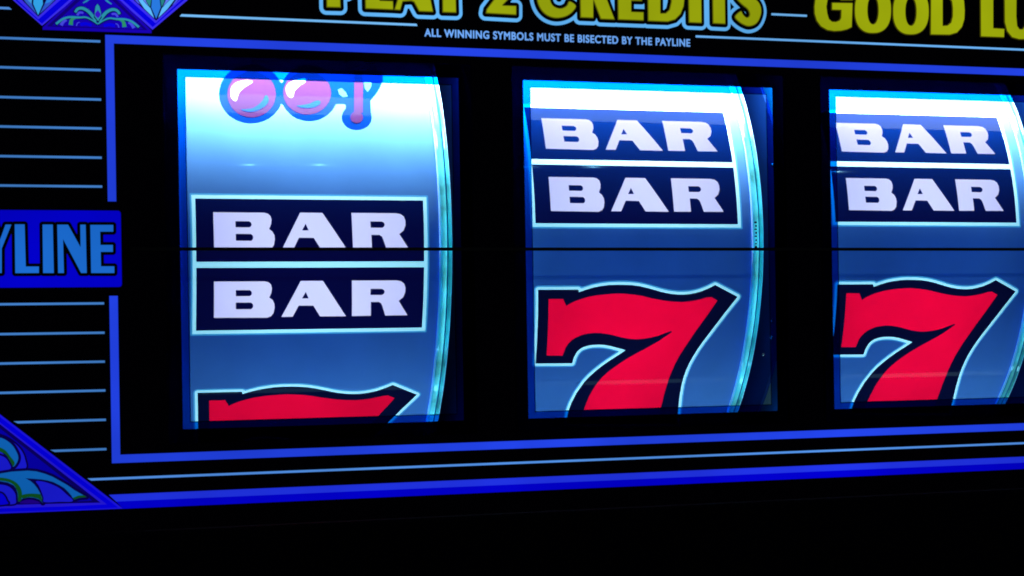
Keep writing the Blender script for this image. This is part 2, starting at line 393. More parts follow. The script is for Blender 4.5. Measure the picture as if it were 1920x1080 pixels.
CH2 = [[(0.0891, -0.2975), (0.0872, -0.2856), (0.0841, -0.2740), (0.0799, -0.2629), (0.0746, -0.2525), (0.0683, -0.2429), (0.0611, -0.2343), (0.0532, -0.2268), (0.0446, -0.2205), (0.0355, -0.2154), (0.0261, -0.2117), (0.0164, -0.2094), (0.0068, -0.2084), (-0.0028, -0.2088), (-0.0120, -0.2107), (-0.0209, -0.2139), (-0.0291, -0.2185), (-0.0366, -0.2243), (-0.0432, -0.2313), (-0.0489, -0.2395), (-0.0535, -0.2486), (-0.0569, -0.2586), (-0.0591, -0.2693), (-0.0601, -0.2806), (-0.0597, -0.2923), (-0.0580, -0.3043), (-0.0551, -0.3162), (-0.0509, -0.3281), (-0.0456, -0.3395), (-0.0392, -0.3504), (-0.0318, -0.3605), (-0.0236, -0.3696), (-0.0146, -0.3774), (-0.0052, -0.3839), (0.0046, -0.3887), (0.0146, -0.3919), (0.0245, -0.3933), (0.0343, -0.3928), (0.0437, -0.3906), (0.0526, -0.3866), (0.0607, -0.3809), (0.0681, -0.3737), (0.0745, -0.3651), (0.0799, -0.3555), (0.0842, -0.3448), (0.0873, -0.3335), (0.0891, -0.3217), (0.0898, -0.3097)]]
CHB = [[(0.1682, -0.2248), (0.1674, -0.2198), (0.1659, -0.2148), (0.1638, -0.2100), (0.1611, -0.2055), (0.1578, -0.2013), (0.1541, -0.1974), (0.1499, -0.1941), (0.1454, -0.1913), (0.1407, -0.1890), (0.1357, -0.1873), (0.1306, -0.1862), (0.1255, -0.1858), (0.1204, -0.1860), (0.1155, -0.1868), (0.1108, -0.1883), (0.1064, -0.1903), (0.1024, -0.1929), (0.0988, -0.1961), (0.0958, -0.1997), (0.0933, -0.2037), (0.0914, -0.2081), (0.0902, -0.2128), (0.0897, -0.2177), (0.0898, -0.2227), (0.0906, -0.2277), (0.0920, -0.2328), (0.0941, -0.2377), (0.0968, -0.2423), (0.1001, -0.2467), (0.1038, -0.2507), (0.1080, -0.2543), (0.1126, -0.2574), (0.1174, -0.2598), (0.1225, -0.2617), (0.1276, -0.2629), (0.1328, -0.2634), (0.1379, -0.2632), (0.1429, -0.2623), (0.1476, -0.2608), (0.1520, -0.2586), (0.1559, -0.2558), (0.1595, -0.2524), (0.1625, -0.2486), (0.1649, -0.2443), (0.1667, -0.2398), (0.1679, -0.2349), (0.1684, -0.2299)]]
CHN = [[(0.0707, -0.2618), (0.1041, -0.2628), (0.1028, -0.2498), (0.0932, -0.2294), (0.1276, -0.2106), (0.1668, -0.2315), (0.1695, -0.2761), (0.1863, -0.2963), (0.2009, -0.3207), (0.2102, -0.3440), (0.2151, -0.3802), (0.0798, -0.3741)]]
gch = sdf_grid([[CH1[0]], [CH2[0]], [CHB[0]], [CHN[0]]], 0.004, 0.03)
CHO = contour(gch, 0.0)
CHI = [[(-0.0713, -0.2873), (-0.0726, -0.2778), (-0.0749, -0.2686), (-0.0782, -0.2597), (-0.0823, -0.2514), (-0.0873, -0.2437), (-0.0930, -0.2368), (-0.0994, -0.2307), (-0.1063, -0.2256), (-0.1137, -0.2215), (-0.1213, -0.2185), (-0.1291, -0.2166), (-0.1370, -0.2158), (-0.1448, -0.2162), (-0.1524, -0.2177), (-0.1596, -0.2203), (-0.1664, -0.2239), (-0.1726, -0.2286), (-0.1781, -0.2343), (-0.1828, -0.2409), (-0.1867, -0.2482), (-0.1896, -0.2562), (-0.1916, -0.2648), (-0.1925, -0.2738), (-0.1924, -0.2831), (-0.1912, -0.2926), (-0.1890, -0.3021), (-0.1858, -0.3114), (-0.1817, -0.3204), (-0.1767, -0.3288), (-0.1709, -0.3367), (-0.1644, -0.3436), (-0.1573, -0.3497), (-0.1498, -0.3546), (-0.1420, -0.3583), (-0.1340, -0.3607), (-0.1259, -0.3618), (-0.1180, -0.3614), (-0.1103, -0.3597), (-0.1030, -0.3566), (-0.0962, -0.3523), (-0.0901, -0.3468), (-0.0846, -0.3402), (-0.0800, -0.3327), (-0.0763, -0.3245), (-0.0735, -0.3156), (-0.0718, -0.3064), (-0.0710, -0.2969)]]
CHJ = [[(0.0699, -0.2969), (0.0684, -0.2878), (0.0660, -0.2789), (0.0626, -0.2704), (0.0583, -0.2624), (0.0532, -0.2550), (0.0473, -0.2484), (0.0408, -0.2426), (0.0338, -0.2376), (0.0263, -0.2337), (0.0186, -0.2308), (0.0107, -0.2289), (0.0027, -0.2281), (-0.0051, -0.2285), (-0.0127, -0.2299), (-0.0200, -0.2324), (-0.0267, -0.2359), (-0.0329, -0.2404), (-0.0384, -0.2458), (-0.0431, -0.2521), (-0.0469, -0.2591), (-0.0497, -0.2668), (-0.0516, -0.2750), (-0.0524, -0.2836), (-0.0521, -0.2926), (-0.0508, -0.3017), (-0.0485, -0.3107), (-0.0451, -0.3197), (-0.0408, -0.3283), (-0.0356, -0.3364), (-0.0297, -0.3439), (-0.0230, -0.3506), (-0.0158, -0.3564), (-0.0082, -0.3611), (-0.0002, -0.3647), (0.0079, -0.3670), (0.0160, -0.3680), (0.0240, -0.3677), (0.0317, -0.3661), (0.0390, -0.3632), (0.0458, -0.3590), (0.0519, -0.3538), (0.0573, -0.3475), (0.0618, -0.3403), (0.0654, -0.3324), (0.0681, -0.3240), (0.0697, -0.3151), (0.0703, -0.3060)]]
CHW = [[(-0.1397, -0.3299), (-0.1567, -0.3256), (-0.1712, -0.3177), (-0.1804, -0.3047), (-0.1841, -0.2922), (-0.1845, -0.2782), (-0.1816, -0.2680), (-0.1751, -0.2621), (-0.1699, -0.2667), (-0.1668, -0.2788), (-0.1607, -0.2912), (-0.1501, -0.3040), (-0.1383, -0.3135), (-0.1262, -0.3249)],
       [(0.0075, -0.3415), (-0.0158, -0.3349), (-0.0307, -0.3268), (-0.0401, -0.3172), (-0.0441, -0.3043), (-0.0432, -0.2883), (-0.0379, -0.2790), (-0.0318, -0.2771), (-0.0276, -0.2835), (-0.0233, -0.2979), (-0.0155, -0.3090), (-0.0061, -0.3185), (0.0062, -0.3282)]]
CHS = [[(-0.1617, -0.2369), (-0.1465, -0.2390), (-0.1324, -0.2427), (-0.1179, -0.2532), (-0.1058, -0.2671), (-0.0991, -0.2811), (-0.0930, -0.2813), (-0.0905, -0.2676), (-0.0971, -0.2538), (-0.1104, -0.2417), (-0.1276, -0.2330), (-0.1443, -0.2305)],
       [(-0.0219, -0.2528), (-0.0062, -0.2560), (0.0111, -0.2606), (0.0289, -0.2697), (0.0401, -0.2684), (0.0363, -0.2580), (0.0214, -0.2490), (0.0042, -0.2461), (-0.0125, -0.2477)]]
CHT = [[(0.1386, -0.3767), (0.1615, -0.3778), (0.1454, -0.2375), (0.1230, -0.2369)]]
CHK = [[(0.1442, -0.2232), (0.1439, -0.2209), (0.1433, -0.2187), (0.1424, -0.2166), (0.1413, -0.2146), (0.1399, -0.2127), (0.1384, -0.2110), (0.1367, -0.2095), (0.1348, -0.2082), (0.1329, -0.2072), (0.1308, -0.2064), (0.1287, -0.2059), (0.1266, -0.2057), (0.1246, -0.2058), (0.1225, -0.2062), (0.1206, -0.2068), (0.1188, -0.2078), (0.1172, -0.2089), (0.1158, -0.2104), (0.1145, -0.2120), (0.1136, -0.2138), (0.1128, -0.2158), (0.1123, -0.2179), (0.1121, -0.2201), (0.1122, -0.2223), (0.1125, -0.2246), (0.1132, -0.2268), (0.1140, -0.2289), (0.1151, -0.2310), (0.1165, -0.2329), (0.1180, -0.2347), (0.1198, -0.2362), (0.1216, -0.2375), (0.1236, -0.2386), (0.1257, -0.2394), (0.1278, -0.2399), (0.1299, -0.2401), (0.1320, -0.2400), (0.1340, -0.2396), (0.1359, -0.2390), (0.1377, -0.2380), (0.1393, -0.2368), (0.1407, -0.2353), (0.1419, -0.2336), (0.1429, -0.2318), (0.1437, -0.2298), (0.1441, -0.2276), (0.1443, -0.2254)]]
CHG = [[(0.0881, -0.3073), (0.0988, -0.3132), (0.1087, -0.2990), (0.1117, -0.2865), (0.0986, -0.2843), (0.0909, -0.2929)], [(0.1589, -0.3342), (0.1796, -0.3370), (0.1760, -0.3198), (0.1653, -0.3028), (0.1594, -0.3136)]]
STX = 0.330

def ring(name, xa, xb, r0, r1, X, mat, parent, a0=-80, a1=80, bev=0.004):
    """A ring segment (thick rim) of the reel between two x offsets and two radii, edges rounded."""
    bm = bmesh.new(); prof = [(xa, r0), (xa, r1 - bev), (xa + bev, r1), (xb - bev, r1), (xb, r1 - bev), (xb, r0)]
    n = 120; rows = []
    for i in range(n + 1):
        a = math.radians(a0 + (a1 - a0) * i / n)
        rows.append([bm.verts.new(W(X + x, YA + r * math.sin(a), ZC + r * math.cos(a))) for x, r in prof])
    for i in range(n):
        for j in range(len(prof)):
            if j == len(prof) - 1: continue      # open towards the reel's axis
            k = j + 1
            bm.faces.new((rows[i][j], rows[i + 1][j], rows[i + 1][k], rows[i][k]))
    bmesh.ops.recalc_face_normals(bm, faces=bm.faces[:])
    return bm_obj(name, bm, mat, parent)
def disc(name, xa, xb, r, X, mat, parent, n=160):
    bm = bmesh.new()
    A = [bm.verts.new(W(X + xa, YA + r * math.sin(2 * math.pi * i / n), ZC + r * math.cos(2 * math.pi * i / n))) for i in range(n)]
    B = [bm.verts.new(W(X + xb, YA + r * math.sin(2 * math.pi * i / n), ZC + r * math.cos(2 * math.pi * i / n))) for i in range(n)]
    bm.faces.new(A); bm.faces.new(B[::-1])
    for i in range(n): bm.faces.new((A[i], B[i], B[(i + 1) % n], A[(i + 1) % n]))
    bmesh.ops.recalc_face_normals(bm, faces=bm.faces[:])
    return bm_obj(name, bm, mat, parent)

def make_reel(idx, label, cherries):
    X, ph = RX[idx], PH[idx]
    root = thing('slot_reel', label, 'slot reel', 'slot reels behind the windows', (X, YA, ZC))
    oa, ob_ = 0.0085, 0.0130
    R_out = lambda o: rect(-HWB - o, HWB + o, -o, B3 + o)
    holes = [R_out(ob_)] + O7b
    if cherries: holes = holes + CHO
    decal('strip', [rect(-STX, STX, -1.0, 1.25)] + holes, strip_m, root, X, ph)
    decal('plate_fringe', [R_out(ob_), R_out(oa)], soft_m, root, X, ph)
    decal('plate_outline', [R_out(oa), rect(-HWB, HWB, 0, B1), rect(-HWB, HWB, B2, B3)], white_m, root, X, ph)
    for top, bot in ((0, B1), (B2, B3)):
        ls = [[shift(lp, top - B2) for lp in lps] for _, lps in GLY]
        pl = decal('bar_plate', [rect(-HWB, HWB, top, bot)] + [lp for l in ls for lp in l], box_m, root, X, ph)
        for (nm, _), l in zip(GLY, ls):
            decal('letter', l, let_m, pl, X, ph)
    sv = decal('seven', [S7[0], R7[0]], blk7_m, root, X, ph)
    decal('red_fill', [R7[0]], red_m, sv, X, ph)
    decal('white_outline', O7a + [S7[0]], white_m, sv, X, ph)
    decal('outline_fringe', O7b + O7a, soft_m, sv, X, ph)
    if cherries:
        c = decal('cherries', CHO, cho_m, root, X, ph)
        e = 0.0012
        decal('fruit', [CHI[0]], chp_m, c, X, ph, e); decal('fruit', [CHJ[0]], chp_m, c, X, ph, e)
        for l in CHW: decal('highlight', [smooth(l)], chw_m, c, X, ph, 2 * e)
        for l in CHS: decal('shade', [smooth(l)], chs_m, c, X, ph, 2 * e)
        decal('stem', CHT, chp_m, c, X, ph, e); decal('stem_end', CHK, chp_m, c, X, ph, 1.6 * e)
        for l in CHG: decal('leaf', [l], chg_m, c, X, ph, e)
    for sgn in (1, -1):
        f = lambda a, b: (a, b) if sgn > 0 else (-b, -a)
        rm = ring('rim', *f(STX - .004, STX + .0125), RR - .02, RR + .006, X, rim_m, root)
        ring('groove', *f(STX + .0127, STX + .0165), RR - .02, RR + .001, X, rimd_m, rm)
        ring('edge', *f(STX + .0167, STX + .0235), RR - .02, RR + .007, X, rim_m, rm)
        ring('edge_highlight', *f(STX - .0068, STX - .0042), RR - .01, RR + .0045, X, white_m, rm, bev=.0005)  # thin pale rings added as highlight streaks along the rim
        ring('edge_highlight', *f(STX + .0237, STX + .0256), RR - .01, RR + .004, X, white_m, rm, bev=.0005)
        disc('light_stop', *f(STX + .018, STX + .0235), RR - .075, X, stop_m, root)  # unseen opaque disc added to block light leaking from the reel lamp
    sd = disc('side_disc', .440, .449, .69, X, disc_m, root)
    for ang, rad, rr in ((-25, .655, .006), (-21, .64, .005), (-31, .63, .005), (18, .65, .005)):
        bm = bmesh.new(); bmesh.ops.create_uvsphere(bm, u_segments=12, v_segments=8, radius=rr * S)
        c = W(X + .438, YA + rad * math.sin(math.radians(ang)), ZC + rad * math.cos(math.radians(ang)))
        for v in bm.verts: v.co += c
        bm_obj('glint_bead', bm, bead_m, sd, True)  # tiny metal beads added to make glints on the disc
    if idx == 1:     # tiny illegible code stamped on the rim
        s0, s1 = [(0.3233, 0.3185), (0.3220, 0.3900)][0][1], [(0.3233, 0.3185), (0.3220, 0.3900)][1][1]
        for k, (g, w, x) in enumerate(((0, .5, 0), (.13, .5, 1), (.26, .4, 0), (.38, .6, 1), (.52, .4, 0), (.66, .5, 1), (.8, .35, 0), (.91, .5, 0))):
            a = s0 + (s1 - s0) * g; b = a + (s1 - s0) * .13 * w
            decal('stamped_mark', [rect(STX - .002 + x * .002, STX + .0055, a, b)], blk7_m, root, X, ph, 0.0072)
    return root
make_reel(0, 'reel with cut-off cherries at its top and two BAR plates straddling the black payline', True)
make_reel(1, 'reel in the middle window, two BAR plates above a red seven seen almost whole', False)
make_reel(2, 'reel in the window at the right edge, its first B clipped by the window frame', False)

# ================================================================== GLASS PANEL
gl = thing('slot_machine_glass', 'black backlit glass with blue lines, three reel windows, PAYLINE sign and GOOD LUCK lettering', 'display glass', loc=(1.1, PY0, 0))
L1, R1, L1i, R1i = 0.16475, 0.85137, 0.18236, 0.83361
WX = [0.0, 0.85492, 1.70832]
WT, WB, WTi, WBi = 0.42613, -0.42595, 0.40858, -0.40918
plate_m = solid('black_print', (0.0015, 0.0012, 0.003), 0.12, 0.25)
HALO = 0.034
win_outer = [rect(L1 + w - HALO, R1 + w + HALO, WB - HALO, WT + HALO) for w in WX]
bm_obj('black_plate', to_panel(fill([rect(PX0, PX1, PY0, PY1)] + win_outer, 0.012), -0.0062), plate_m, gl)
tint_m = tinted('blue_border_film', (0.0, 0.145, 0.55), 0.015)
halo_m = tinted('dark_border_film', (0.0001, 0.00005, 0.0018), 0.01)
edge_m = tinted('border_edge_print', (0.0, 0.10, 0.16), 0.01)
pane_m = tinted('clear_glass', (0.97, 0.985, 1.0), 0.015)
line_dark = solid('border_line', (0.0, 0.01, 0.03), 0.4)
for w in WX:
    fr = sheet('window_border', [rect(L1 + w, R1 + w, WB, WT), rect(L1i + w, R1i + w, WBi, WTi)], tint_m, gl, -2, 0)
    sheet('border_edge', [rect(L1i + w - .001, R1i + w + .001, WBi - .001, WTi + .001), rect(L1i + w + .0012, R1i + w - .0012, WBi + .0012, WTi - .0012)], edge_m, fr, -1.4, 0)
    sheet('dark_margin', [rect(L1 + w - HALO, R1 + w + HALO, WB - HALO, WT + HALO), rect(L1 + w, R1 + w, WB, WT)], halo_m, fr, -2, 0)
    sheet('window_pane', [rect(L1i + w, R1i + w, WBi, WTi)], pane_m, gl, -2, 0)
payl = solid('payline_black', (0.001, 0.001, 0.002), 0.5, 0.1)
sheet('payline', [rect(0.05, PX1 - .1, -0.00400, 0.00400)], payl, gl, 1)

# --- printed frame and lines; the backlight's uneven brightness is set in each colour
def bl(rgb, s=1.0): return backlit(rgb, s)
FW = 0.0192
sheet('frame_bar', [[(0, .5), (2.7, .5), (2.7, .5 - FW), (FW, .5 - FW), (FW, 0.1112), (0, 0.1112)]], bl((32, 62, 216)), gl, 1)
sheet('frame_bar', [[(0, -.5), (2.7, -.5), (2.7, -.5 + FW), (FW, -.5 + FW), (FW, -0.1095), (0, -0.1095)]], bl((34, 66, 228)), gl, 1)
T = 0.0026
for pr in [(-0.0113, 0.4842), (-0.0117, 0.4169), (-0.0115, 0.3485), (-0.0114, 0.2809), (-0.0122, 0.2129), (-0.0122, 0.1455), (-0.0121, -0.1268), (-0.0120, -0.1952), (-0.0124, -0.2626), (-0.0122, -0.3298)]:
    sheet('stripe', [rect(-.60, pr[0], pr[1] - T, pr[1] + T)], bl((66, 126, 200)), gl, 1)
for pr in [(-0.0121, -0.3982), (-0.0119, -0.4666)]:
    xs_ = {0: -0.2158, 1: -0.1356}[0 if pr[1] > -0.4330 else 1]
    sheet('stripe', [[(xs_ + .008, pr[1] - T), (pr[0], pr[1] - T), (pr[0], pr[1] + T), (xs_ - .002, pr[1] + T)]], bl((66, 126, 200)), gl, 1)
yl = -0.5359
sheet('stripe', [[(-0.0532 + .006, yl - T), (2.75, yl - T), (2.75, yl + T), (-0.0556, yl + T)]], bl((84, 146, 232)), gl, 1)
ya_, yb_, yc_ = -0.5733, -0.5896, -0.6071
xd = -0.0080
sheet('double_line', [[(xd, ya_), (2.75, ya_), (2.75, yb_), (xd + .016, yb_)]], bl((32, 50, 222)), gl, 1)
sheet('double_line', [[(xd + .016, yb_), (2.75, yb_), (2.75, yc_), (xd + .032, yc_)]], bl((2, 0, 200)), gl, 1)
yt = 0.5529
sheet('stripe', [[(0.1720, yt - T), (0.7474, yt - T), (0.7474 - .002, yt + T), (0.1758, yt + T)]], bl((112, 180, 238)), gl, 1)
sheet('stripe', [[(-.6, yt - T), (-0.2076, yt - T), (-0.2134, yt + T), (-.6, yt + T)]], bl((80, 140, 215)), gl, 1)
yt2 = 0.5527
sheet('stripe', [rect(1.4884, 2.75, yt2 - T, yt2 + T)], bl((104, 172, 238)), gl, 1)
ys2 = 0.6193
sheet('stripe', [rect(1.7050, 1.8073, ys2 - T, ys2 + T)], bl((110, 178, 238)), gl, 1)

# --- PAYLINE sign
sg = sheet('payline_sign', [rrect(-.36, 0.0289, -0.0887, 0.0894, .007)], bl((2, 0, 196)), gl, 1)
PAYL = [[(-0.3155, 0.0552), (-0.3171, -0.0550), (-0.2967, -0.0551), (-0.2961, -0.0145), (-0.2864, -0.0145), (-0.2779, -0.0081), (-0.2753, 0.0033), (-0.2748, 0.0389), (-0.2770, 0.0490), (-0.2854, 0.0553)],
        [(-0.2713, -0.0552), (-0.2540, 0.0555), (-0.2346, 0.0556), (-0.2268, 0.0033), (-0.2326, -0.0553), (-0.2383, -0.0324), (-0.2516, -0.0323), (-0.2544, -0.0552)]]
PAYL = [[(-0.2637, 0.0554), (-0.2474, 0.0555), (-0.2407, 0.0211), (-0.2285, 0.0556), (-0.2156, 0.0557), (-0.2376, 0.0008), (-0.2384, -0.0553), (-0.2573, -0.0552), (-0.2565, 0.0008)],
        [(-0.2083, 0.0562), (-0.1865, 0.0563), (-0.1855, -0.0407), (-0.1565, -0.0407), (-0.1568, -0.0556), (-0.2087, -0.0557)],
        [(-0.1470, 0.0560), (-0.1243, 0.0561), (-0.1237, -0.0558), (-0.1474, -0.0557)],
        [(-0.1144, 0.0559), (-0.0903, 0.0560), (-0.0630, 0.0034), (-0.0630, 0.0561), (-0.0510, 0.0562), (-0.0502, -0.0560), (-0.0627, -0.0560), (-0.1020, 0.0227), (-0.1012, -0.0558), (-0.1141, -0.0558)],
        [(-0.0405, 0.0557), (0.0113, 0.0559), (0.0111, 0.0403), (-0.0186, 0.0402), (-0.0184, 0.0091), (0.0098, 0.0092), (0.0096, -0.0069), (-0.0181, -0.0069), (-0.0179, -0.0406), (0.0123, -0.0407), (0.0121, -0.0563), (-0.0402, -0.0561)],
        [(-0.3418, 0.0551), (-0.3131, 0.0552), (-0.3040, 0.0489), (-0.3013, 0.0375), (-0.3017, 0.0109), (-0.3048, -0.0018), (-0.3140, -0.0081), (-0.3224, -0.0081), (-0.3231, -0.0550), (-0.3434, -0.0549)],
        [(-0.3039, -0.0550), (-0.2878, 0.0553), (-0.2697, 0.0554), (-0.2573, -0.0552), (-0.2750, -0.0552), (-0.2771, -0.0348), (-0.2855, -0.0348), (-0.2882, -0.0551)]]
ghole = sdf_grid([[p] for p in PAYL], 0.0015, 0.02)
dk = solid('black_outline_print', (0.001, 0.001, 0.006), 0.2, 0.2)
sheet('sign_letter_outline', contour(ghole, 0.0072), dk, sg, 2)  # dark outline printed around the letters
for p in PAYL: sheet('letter', [p], bl((26, 104, 202)), sg, 3)

# --- PLAY 2 CREDITS
CR = [
 [[(0.5217, 0.5857), (0.5562, 0.5864), (0.5556, 0.6168), (0.5727, 0.6201), (0.5914, 0.6340), (0.5996, 0.6539), (0.5947, 0.6758), (0.5765, 0.6879), (0.5214, 0.6852)], [(0.5564, 0.6636), (0.5668, 0.6615), (0.5693, 0.6512), (0.5652, 0.6432), (0.5560, 0.6415)]],
 [[(0.6170, 0.5863), (0.6869, 0.5866), (0.6866, 0.6085), (0.6532, 0.6081), (0.6532, 0.6892), (0.6160, 0.6873)]],
 [[(0.6889, 0.5866), (0.7043, 0.5863), (0.7106, 0.6080), (0.7322, 0.6102), (0.7389, 0.6079), (0.7513, 0.5854), (0.7871, 0.5856), (0.7672, 0.6909), (0.7227, 0.6900)], [(0.7191, 0.6346), (0.7366, 0.6354), (0.7291, 0.6666)]],
 [[(0.8109, 0.5856), (0.8460, 0.5861), (0.8453, 0.6430), (0.8722, 0.6948), (0.8366, 0.6930), (0.8279, 0.6634), (0.8175, 0.6921), (0.7794, 0.6915), (0.8111, 0.6388)]],
 [[(0.9220, 0.5879), (1.0014, 0.5869), (1.0018, 0.6103), (0.9661, 0.6098), (0.9788, 0.6224), (0.9959, 0.6419), (1.0018, 0.6609), (0.9965, 0.6795), (0.9800, 0.6894), (0.9522, 0.6907), (0.9326, 0.6817), (0.9226, 0.6653), (0.9224, 0.6519), (0.9515, 0.6533), (0.9586, 0.6616), (0.9655, 0.6593), (0.9625, 0.6457), (0.9455, 0.6263), (0.9243, 0.5987)]],
 [[(1.0554, 0.6365), (1.0586, 0.6178), (1.0668, 0.6020), (1.0807, 0.5898), (1.0990, 0.5837), (1.1174, 0.5842), (1.1360, 0.5901), (1.1505, 0.6008), (1.1600, 0.6168), (1.1424, 0.6282), (1.1351, 0.6171), (1.1236, 0.6101), (1.1122, 0.6091), (1.0995, 0.6142), (1.0926, 0.6247), (1.0901, 0.6408), (1.0932, 0.6571), (1.1033, 0.6670), (1.1175, 0.6704), (1.1288, 0.6655), (1.1343, 0.6563), (1.1630, 0.6658), (1.1519, 0.6842), (1.1293, 0.6939), (1.1009, 0.6926), (1.0723, 0.6777), (1.0593, 0.6582)]],
 [[(1.1710, 0.5874), (1.2061, 0.5875), (1.2069, 0.6324), (1.2255, 0.5856), (1.2638, 0.5858), (1.2430, 0.6381), (1.2577, 0.6510), (1.2624, 0.6704), (1.2540, 0.6891), (1.2325, 0.6962), (1.1707, 0.6946)], [(1.2076, 0.6705), (1.2205, 0.6698), (1.2247, 0.6618), (1.2188, 0.6534), (1.2072, 0.6515)]],
 [[(1.2725, 0.5861), (1.3425, 0.5865), (1.3429, 0.6088), (1.3093, 0.6085), (1.3098, 0.6361), (1.3390, 0.6366), (1.3394, 0.6547), (1.3101, 0.6548), (1.3105, 0.6781), (1.3427, 0.6782), (1.3431, 0.7002), (1.2730, 0.6982)]],
 [[(1.3543, 0.5859), (1.4088, 0.5862), (1.4296, 0.5925), (1.4447, 0.6070), (1.4540, 0.6281), (1.4566, 0.6490), (1.4519, 0.6736), (1.4373, 0.6923), (1.4138, 0.7009), (1.3548, 0.6994)], [(1.3892, 0.6077), (1.4033, 0.6087), (1.4138, 0.6181), (1.4193, 0.6390), (1.4175, 0.6638), (1.4060, 0.6770), (1.3904, 0.6763)]],
 [[(1.4674, 0.5866), (1.5034, 0.5866), (1.5039, 0.7024), (1.4672, 0.7020)]],
 [[(1.5348, 0.5871), (1.5702, 0.5868), (1.5704, 0.6791), (1.5961, 0.6789), (1.5966, 0.7040), (1.5091, 0.7027), (1.5087, 0.6790), (1.5350, 0.6789)]],
 [[(1.5971, 0.6077), (1.6082, 0.5942), (1.6263, 0.5851), (1.6400, 0.5836), (1.6554, 0.5891), (1.6663, 0.6014), (1.6733, 0.6221), (1.6701, 0.6416), (1.6581, 0.6551), (1.6354, 0.6639), (1.6310, 0.6735), (1.6387, 0.6794), (1.6477, 0.6715), (1.6754, 0.6811), (1.6635, 0.7002), (1.6392, 0.7061), (1.6147, 0.6993), (1.5977, 0.6804), (1.6003, 0.6581), (1.6167, 0.6407), (1.6332, 0.6288), (1.6391, 0.6178), (1.6375, 0.6101), (1.6298, 0.6070), (1.6208, 0.6143), (1.6141, 0.6231)]],
]
cr_part = None
for k_ in (5, 11): CR[k_] = [smooth(CR[k_][0], True, 4)]
gcr = sdf_grid(CR, 0.0013, 0.03)
cr_part = sheet('credits_lettering', contour(gcr, 0.0168), bl((92, 172, 236)), gl, 1)
sheet('letter_outline', contour(gcr, 0.0082), dk, cr_part, 2)
olive = bl((96, 100, 8)); yel = bl((146, 158, 8))
for sh in CR:
    rim_ = sheet('letter', sh, olive, cr_part, 3)
    g_ = sdf_grid([sh], 0.0011, 0.006)
    sheet('letter_face', contour(g_, -0.0021), yel, cr_part, 4)

text_obj('rule_text', 'ALL WINNING SYMBOLS MUST BE BISECTED BY THE PAYLINE', 0.7660, 1.4717, 0.5256, 0.01886, bl((104, 160, 236)), gl, 1, off=0.0006)

